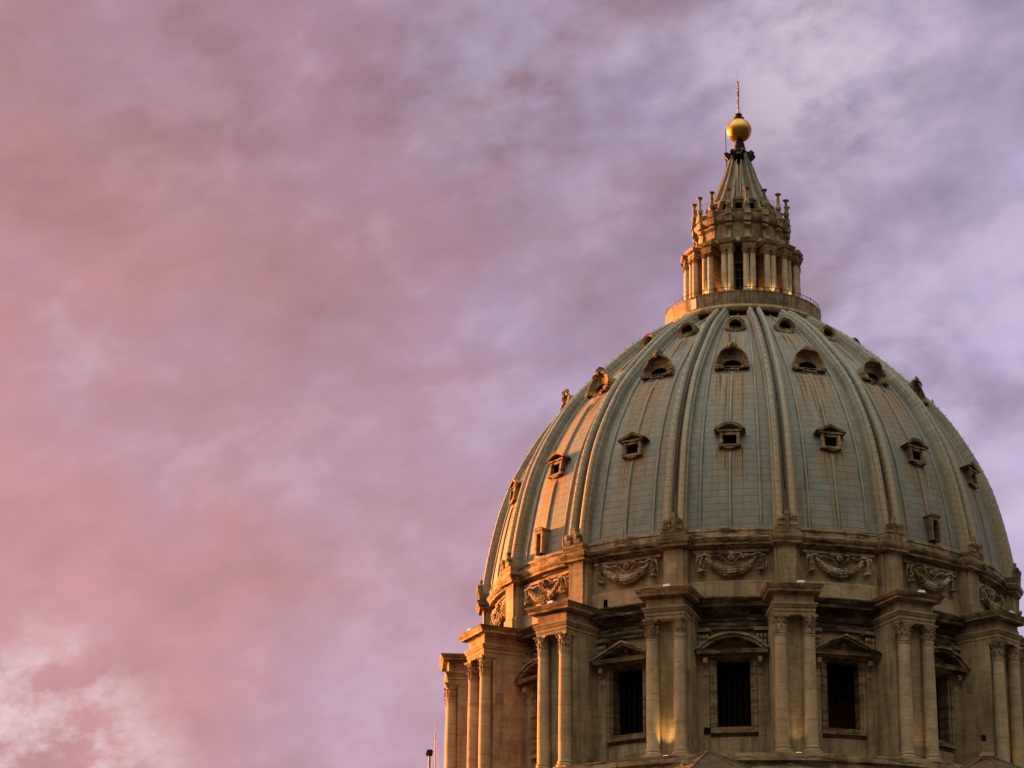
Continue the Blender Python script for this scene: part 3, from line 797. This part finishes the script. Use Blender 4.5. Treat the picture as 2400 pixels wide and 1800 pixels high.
b.grid([[b.pt(sx*h, -5.05+sy*h, zz) for sx, sy in ((-1, -1), (1, -1), (1, 1), (-1, 1))] for h, zz in ((.36, 113.5), (.35, 113.6), (.27, 114.15), (.30, 114.18), (.30, 114.24))], True, True)
b.lathe(0, 5.05, [(.14, 114.24), (.12, 114.34), (.22, 114.42), (.30, 114.6), (.31, 114.75), (.24, 114.95), (.17, 115.05), (.19, 115.12), (.14, 115.18), (.18, 115.5), (.13, 115.85), (.17, 115.95), (.14, 116.0), (.24, 116.1), (.34, 116.2), (.34, 116.26), (.1, 116.34)], 14)
lan_parts.append(lpart(b, 'candelabrum', 'lantern_stone'))
for o in lan_parts:
    for i, (k, az) in enumerate((k, PHI+22.5*k) for k in range(-8, 8)):
        if i == 0: o.rotation_euler.z = R(az)
        else: around(o, az, lan)
# ring over the colonnade, upper storey, parapet
b = MB()
b.revolve([(3.9, 110.2), (5.1, 110.2), (5.15, 110.3), (5.35, 110.4), (5.4, 110.53), (4.9, 111.1), (4.72, 111.2), (4.72, 112.75), (4.85, 112.85), (5.0, 112.95), (5.15, 113.2), (5.2, 113.42), (3.9, 113.5)], 128)
b.revolve([(4.45, 113.45), (4.9, 113.45), (4.9, 113.95), (4.98, 114.0), (4.98, 114.1), (4.45, 114.1)], 128)
b.revolve([(2.5, 113.45), (3.45, 113.45), (3.45, 115.55), (3.6, 115.65), (3.6, 115.8), (2.5, 115.9)], 96)
lpart(b, 'upper_storey', 'lantern_stone')
b = MB()                                   # thin rail from candelabrum to candelabrum
for zz in (114.75, 115.3): b.tube([(5.02*sin(R(i*5)), 5.02*cos(R(i*5)), zz) for i in range(73)], .016, 4, False)
for i in range(48): b.tube([(5.02*sin(R(i*7.5)), 5.02*cos(R(i*7.5)), 113.6), (5.02*sin(R(i*7.5)), 5.02*cos(R(i*7.5)), 115.3)], .014, 3, False)
lpart(b, 'upper_railing', 'dark_iron')
b = MB()                                   # arched windows of the lantern core
o_ = [(-.78, 105.0)]+[(.78*cos(pi-pi*i/16), 107.85+.78*sin(pi-pi*i/16)) for i in range(17)]+[(.78, 105.0)]
b.plate(o_, 3.9, 4.07); lw = lpart(b, 'lantern_window', 'dark_glass')
b = MB()
i_ = [(p*.0+p, q) for p, q in o_]; e_ = [(p*1.22, 105.0 if q <= 105.01 else 107.85+(q-107.85)*1.22) for p, q in o_]
b.grid([[b.pt(aw, -4.0, a_), b.pt(aw, -4.2, a_), b.pt(bw, -4.2, c_), b.pt(bw, -4.0, c_)] for (aw, a_), (bw, c_) in zip(i_, e_)], True, True)
lf = lpart(b, 'lantern_window_frame', 'lantern_stone')
b = MB()
for q in (-.4, 0, .4): b.box(4.08, 4.11, q-.02, q+.02, 105, 108.3)
for q in (106, 107.0, 107.9): b.box(4.08, 4.12, -.76, .76, q-.02, q+.02)
lg = lpart(b, 'lantern_window_bars', 'grey_steel')
b = MB(); b.box(3.4, 3.5, -.36, .36, 114.3, 115.35)
lo = lpart(b, 'attic_opening', 'dark_opening')
b = MB()                                   # scrolled buttress at the foot of the spire
b.prism([(3.4, 113.5), (4.3, 113.5), (4.35, 114.3), (4.0, 114.9), (3.75, 115.7), (3.4, 115.75)], -.16, .16); b.tube([(-.22, 4.1, 114.5), (.22, 4.1, 114.5)], .25, 12)
ls = lpart(b, 'scroll_buttress', 'lantern_stone')
for o, ph in ((lw, 11.25), (lf, 11.25), (lg, 11.25), (lo, 11.25), (ls, 0)):
    for i in range(16):
        az = PHI+ph+22.5*(i-8)
        if i == 0: o.rotation_euler.z = R(az)
        else: around(o, az, lan)

for o in lan.children:
    if not o.name.startswith('gallery'): o.scale = (.925, .925, 1)
# --- spire, neck, ball and cross
SP = natural([115.7, 116.2, 116.9, 117.6, 118.6, 120.2, 121.2, 122.0], [3.38, 3.06, 2.72, 2.45, 2.0, 1.46, 1.08, .74])
b = MB(); n = 192; L = []
for i in range(41):
    zz = 115.7+6.3*i/40; r_ = SP(zz); lp = []
    for j in range(n):
        a = 2*pi*j/n; ph = (math.degrees(a)-PHI) % 22.5/22.5
        fl = 1 if ph < .13 or ph > .87 else (.965 if ph < .2 or ph > .8 else .80)
        if .42 < ph < .58: fl = .87
        lp.append(b.pt(r_*fl*sin(a), -r_*fl*cos(a), zz))
    L.append(lp)
b.grid(L, True, True)
spire = part(b, 'spire', 'spire_lead', 0, 30)
b = MB()
b.lathe(0, 0, [(.8, 121.95), (.82, 122.1), (.64, 122.2), (.6, 122.6), (.62, 122.65), (.55, 122.7), (.53, 122.95), (.55, 123.0), (.46, 123.05), (.42, 123.3), (.5, 123.4)], 24)
b.build('spire_neck', 'dark_bronze', spire)
b = MB()                                   # bronze volute at the head of the spire
b.prism([(.6, 120.9), (1.15, 120.9), (1.25, 121.2), (1.5, 121.5), (1.6, 121.8), (1.45, 122.0), (1.1, 121.9), (.7, 122.0)], -.1, .1); b.tube([(-.14, 1.42, 121.72), (.14, 1.42, 121.72)], .22, 12)
vo = b.build('bronze_volute', 'dark_bronze', spire)
for i in range(8):
    az = PHI+7.3+45*i-22.5
    if i == 0: vo.rotation_euler.z = R(az)
    else: around(vo, az, spire)
b = MB(); b.box(.6, 1.2, -.36, .36, 120.1, 121.5); b.build('spire_niche', 'dark_opening', spire, -3)
b = MB()                                   # ladder up the front
for s in (-.17, .17): b.tube([(s, SP(zz)+.1, zz) for zz in (115.9, 116.6, 117.4, 118.4, 119.2, 120.1)], .03, 5)
for i in range(20):
    zz = 115.95+4.1*i/19; b.tube([(-.17, SP(zz)+.1, zz), (.17, SP(zz)+.1, zz)], .035, 4)
b.build('spire_ladder', 'pale_lead', spire, -3)
b = MB()
b.lathe(0, 0, [(.02, 123.2)]+[(1.27*sin(pi*i/32), 124.53-1.27*cos(pi*i/32)) for i in range(2, 31)]+[(.02, 125.86)], 48)
b.revolve([(1.26, 124.5), (1.285, 124.5), (1.285, 124.56), (1.26, 124.56)], 48)
ball = part(b, 'gilt_ball', 'gilt_bronze')
b = MB(); b.lathe(0, 0, [(.52, 125.62), (.56, 125.75), (.54, 125.9), (.42, 125.95), (.34, 126.0), (.3, 126.12), (.36, 126.2), (.34, 126.32), (.1, 126.4)], 20); b.build('cross_foot', 'dark_iron', ball)
# the cross is seen edge-on: its arms point towards the camera
b = MB()
b.box(-.06, .06, -.09, .09, 126.35, 130.0); b.box(-1.05, 1.05, -.075, .075, 128.4, 128.6)
for zz in (126.8, 127.25, 127.7, 128.15, 128.9, 129.3, 129.7): b.ball(random.uniform(-.03, .03), random.uniform(-.1, .1), zz, .12, (1, 1.2, 1.1))
for q in (-1.05, 1.05): b.ball(0, q, 128.5, .13)
b.lathe(0, 0, [(.2, 126.38), (.08, 126.9)], 8)
cr = b.build('cross', 'red_steel', ball); 
b = MB(); b.tube([(-.06, 0, 129.8), (-.11, 0, 130.6), (-.14, 0, 131.4)], [.03, .022, .012], 5); b.build('lightning_rod', 'grey_steel', ball)
b = MB()                                   # chain hanging beside the ball
b.tube([(-1.3, .12, 124.75), (-1.345, .12, 124.2), (-1.345, .12, 122.5), (-1.32, .12, 120.4)], .035, 5)
for i in range(28): b.ball(-1.345, .12, 124.3-.14*i, .05, (1, 1, 1.1))
b.build('chain', 'dark_iron', ball)

# lightning conductor down the shaded flank of one column, round drain mouths in the foot of the wall
b = MB(); q = 28.346+.3; b.tube([(1.227+.60, q, zz) for zz in (53.6, 55, 58, 61, 64.5)], .04, 5); part(b, 'lightning_cable', 'grey_steel', PHI)
b = MB(); b.lathe_out(0, 54.85, [(.28, 24.3), (.28, 24.55), (.46, 24.55), (.46, 24.3)], 24)
dm = part(b, 'drain_surround', 'travertine')
b = MB(); b.lathe_out(0, 54.85, [(.3, 24.3), (.3, 24.47)], 24, True); b.build('drain_mouth', 'dark_opening', dm)
dm.rotation_euler.z = R(-32); around(dm, 34.5, church)
b = MB(); b.box(24.5, 24.64, -.2, .2, 69.25, 69.95); part(b, 'attic_vent', 'dark_opening', -31)
for o in list(church.children):
    if o.parent == church: o.location.z = 1.75

# ------------------------------------------------------------------ lamps of the place
def wp(az, r, w, z):
    a = R(az); return (sin(a)*r+cos(a)*w, -cos(a)*r+sin(a)*w, z)
def uplight(az, r, w, z, power, label, group, size=.3, tilt=0, spot=120, hue=(1, .58, .18)):
    o = empty('uplight', wp(az, r, w, z), az); tag(o, label, 'uplight', group)
    b = MB(); b.box(-size*.6, size*.6, -size, size, 0, size*.5); b.box(-size*.15, size*.15, -size*.9, size*.9, -.02, 0.0); b.build('lamp_housing', 'dark_iron', o)
    b = MB(); b.box(-size*.45, size*.45, -size*.85, size*.85, size*.5+.003, size*.62); b.build('lamp_glass', 'lamp_glass', o)
    l = bpy.data.lights.new('uplight_lamp', 'SPOT'); l.energy = power*.36; l.color = hue; l.spot_size = R(spot); l.spot_blend = .8; l.shadow_soft_size = .12
    lo = bpy.data.objects.new('uplight_lamp', l); S.collection.objects.link(lo); lo.parent = o; lo.location = (0, 0, size*.62+.06)
    lo.rotation_euler = (R(180)+R(tilt), 0, 0)
G1 = 'warm uplights between the paired columns of the drum'
where = {-2: 'outermost left column pair', -1: 'column pair second from the left', 0: 'column pair left of the round-pedimented window',
         1: 'column pair right of the round-pedimented window', 2: 'column pair right of the triangular window gable', 3: 'column pair at the right edge'}
for k, pw in ((-1, 40), (0, 620), (1, 130), (2, 70), (3, 70)):
    uplight(PHI+22.5*k, 28.8, 0, 54.2, pw, 'warm uplight at the foot of the '+where[k], G1, .27, -9, 62)
G2 = 'warm uplights at the foot of the lantern colonnade'
for k, nm in ((-1, 'orange sunlit lantern pier on the left'), (0, 'lantern pier just left of the dark window'), (1, 'lantern pier just right of the dark window'), (2, 'second lantern pier right of the dark window'), (3, 'third lantern pier right of the dark window')):
    uplight(PHI+22.5*k, 5.93, 0, 104.94, 26, 'small warm uplight at the foot of the '+nm, G2, .12, -22, 90)
G3 = 'orange uplights behind the lantern columns'
for k, nm in ((-1, 'left of the dark arched window'), (1, 'just right of the dark arched window'), (2, 'farther right between two piers')):
    uplight(PHI+11.25+22.5*k+4, 4.3, 0, 104.94, 120, 'small orange uplight against the lantern wall '+nm, G3, .14, -8, 120, (1, .30, .045))

def floodlight(loc, az, label, pole=None, size=.5, tilt=-25, pr=.11):
    o = empty('floodlight', loc, az); tag(o, label, 'floodlight')
    T = Matrix.Translation((0, 0, 0)) @ Matrix.Rotation(R(tilt), 4, 'X') @ Matrix.Rotation(R(6), 4, 'Y')
    b = MB(); b.T = T; b.box(-.25*size, .3*size, -.5*size, .5*size, -.5*size, .5*size)
    for i in range(6): b.box(-.4*size, -.25*size, (-.45+.17*i)*size, (-.4+.17*i)*size, -.4*size, .4*size)
    b.box(.3*size, .34*size, -.54*size, .54*size, .46*size, .54*size)
    b.build('lamp_head', 'dark_iron', o)
    b = MB(); b.T = T; b.box(.301*size, .315*size, -.43*size, .43*size, -.43*size, .43*size); b.build('lamp_pane', 'dark_glass', o)
    b = MB(); b.tube([(-.58*size, 0, 0), (-.58*size, 0, -.55*size), (.58*size, 0, -.55*size), (.58*size, 0, 0)], .03, 5); b.build('lamp_yoke', 'grey_steel', o)
    if pole:
        b = MB(); b.lathe(0, 0, [(pr, -.56*size-pole), (pr, -.6*size), (pr*1.3, -.58*size), (pr*1.3, -.54*size)], 12); b.build('lamp_pole', 'grey_steel', o)
floodlight((-30.35, -1.5, 60.6), -20, 'square black floodlight on a pale pole, left of the drum under the pink sky', 14, .52)
a = wp(-5.6, 24.42+.35, -.62, 56.35)
floodlight((-3.72, -29.75, 56.0), -5, 'small black floodlight below left of the round-pedimented window', 2.0, .55, -5, .035)
floodlight((19.25, -30.6, 54.95), 30, 'small black floodlight on a thin pole at the lower right, above a stone pedestal', 1.3, .42, -10, .03)

# antenna mast with stays, left of the drum
o = empty('antenna_mast', (-30.2, 2, 50)); tag(o, 'thin guyed antenna mast standing against the pink sky left of the drum', 'antenna')
b = MB(); b.lathe(0, 0, [(.05, 0), (.045, 13.0), (.06, 13.0), (.06, 13.15), (.03, 13.15), (.02, 14.7)], 8); b.build('mast', 'red_steel', o)
for q in ((-4.2, 1.5), (-1.9, -2.5), (1.2, 2.0), (1.9, -2.0)):
    b = MB(); b.tube([(0, 0, 12.9), (q[0], q[1], 0)], .012, 4); b.build('guy_wire', 'red_steel', o)

# small white lamps on the ledges of the buttress cornices
G4 = 'small white lamp boxes on the cornices'
for az, w, nm in ((PHI-45, -.9, 'the leftmost sunlit buttress'), (PHI-22.5, .1, 'the second buttress from the left'), (PHI, .3, 'the buttress left of the round-pedimented window'),
                  (PHI+22.5, .55, 'the buttress right of the round-pedimented window'), (PHI+45, .4, 'the buttress right of the triangular window gable'), (PHI+67.5, .3, 'the buttress at the right edge')):
    o = empty('ledge_lamp', wp(az, 29.0, w, 69.03), az); tag(o, 'small white lamp box on the cornice of '+nm, 'lamp', G4)
    b = MB(); b.T = Matrix.Rotation(R(-15), 4, 'X'); b.box(-.16, .16, -.3, .3, .08, .3); b.build('lamp_box', 'white_paint', o)
    b = MB(); b.box(-.08, .08, -.2, .2, 0, .1); b.build('lamp_bracket', 'dark_iron', o)
# white board on the gallery
o = empty('notice_board', wp(-37.6, 7.74, 0, 102.98), -37.6); tag(o, 'plain white board fixed to the outside of the lantern gallery, on the left', 'board')
b = MB(); b.box(0, .05, -.33, .33, 0, 1.05); b.build('board_panel', 'white_paint', o)
b = MB()
for q in (-.3, .3): b.box(-.06, -.002, q-.03, q+.03, .95, 1.32)
b.build('board_strap', 'dark_iron', o)

# tiled caps of the stair turrets, their finials, at the foot of the frame
def turret(loc, hw, h, label, az=0):
    o = empty('stair_turret', loc, az); tag(o, label, 'turret')
    b = MB(); n = 8
    rows = 14; L = []
    for i in range(rows+1):
        q = 1-i/rows; q2 = q*.99+.01
        lp = []
        for j in range(n):
            a = 2*pi*(j+.5)/n; lp.append(b.pt(hw*q2*sin(a), -hw*q2*cos(a), -h*q+(.06 if i else 0)))
        L.append(lp)
        if i < rows: L.append([b.pt(hw*(q2-.035)*sin(2*pi*(j+.5)/n), -hw*(q2-.035)*cos(2*pi*(j+.5)/n), -h*q+.10) for j in range(n)])
    b.grid(L, True, True); b.build('tiled_roof', 'roof_tile', o, 0, 15)
    for j in range(n):
        a = 2*pi*(j+.5)/n; b = MB(); b.tube([(hw*1.01*sin(a), hw*1.01*cos(a), -h), (0, 0, .1)], .11, 7); b.build('hip_ridge', 'roof_tile', o)
    b = MB(); b.ball(0, 0, .1, .2); b.build('roof_knob', 'roof_tile', o)
    b = MB(); b.lathe(0, 0, [(hw*.9, -h-8), (hw*.9, -h-.3), (hw*1.0, -h-.02)], 8); b.build('turret_wall', 'travertine', o)
turret((-3.63, -32.5, 53.62), 5.4, 2.5, 'brown tiled cap of a stair turret in front of the round-pedimented window', 8)
turret((19.3, -34.2, 52.6), 6.2, 2.9, 'brown tiled cap of a stair turret at the lower right corner', 30)
def pedestal(loc, label, h=5, hw=.42, cap='grey_steel'):
    o = empty('stone_pedestal', loc); tag(o, label, 'pedestal')
    b = MB(); b.box(-hw*.85, hw*.85, -hw*.85, hw*.85, -h, -.62); b.build('shaft', 'travertine', o)
    b = MB(); b.moulding([(0, -.618), (.1, -.5), (.12, -.4), (.2, -.36), (.2, -.02), (.1, 0)], hw*.85, -hw*.85-.1, hw*.85); b.build('cap', 'travertine', o)
pedestal((-5.27, -35.0, 52.35), 'grey stone pedestal beside the tiled cap below the brightly lit column pair')
pedestal((19.15, -35.2, 52.7), 'short stone pedestal under the floodlight at the lower right', 4, .38)
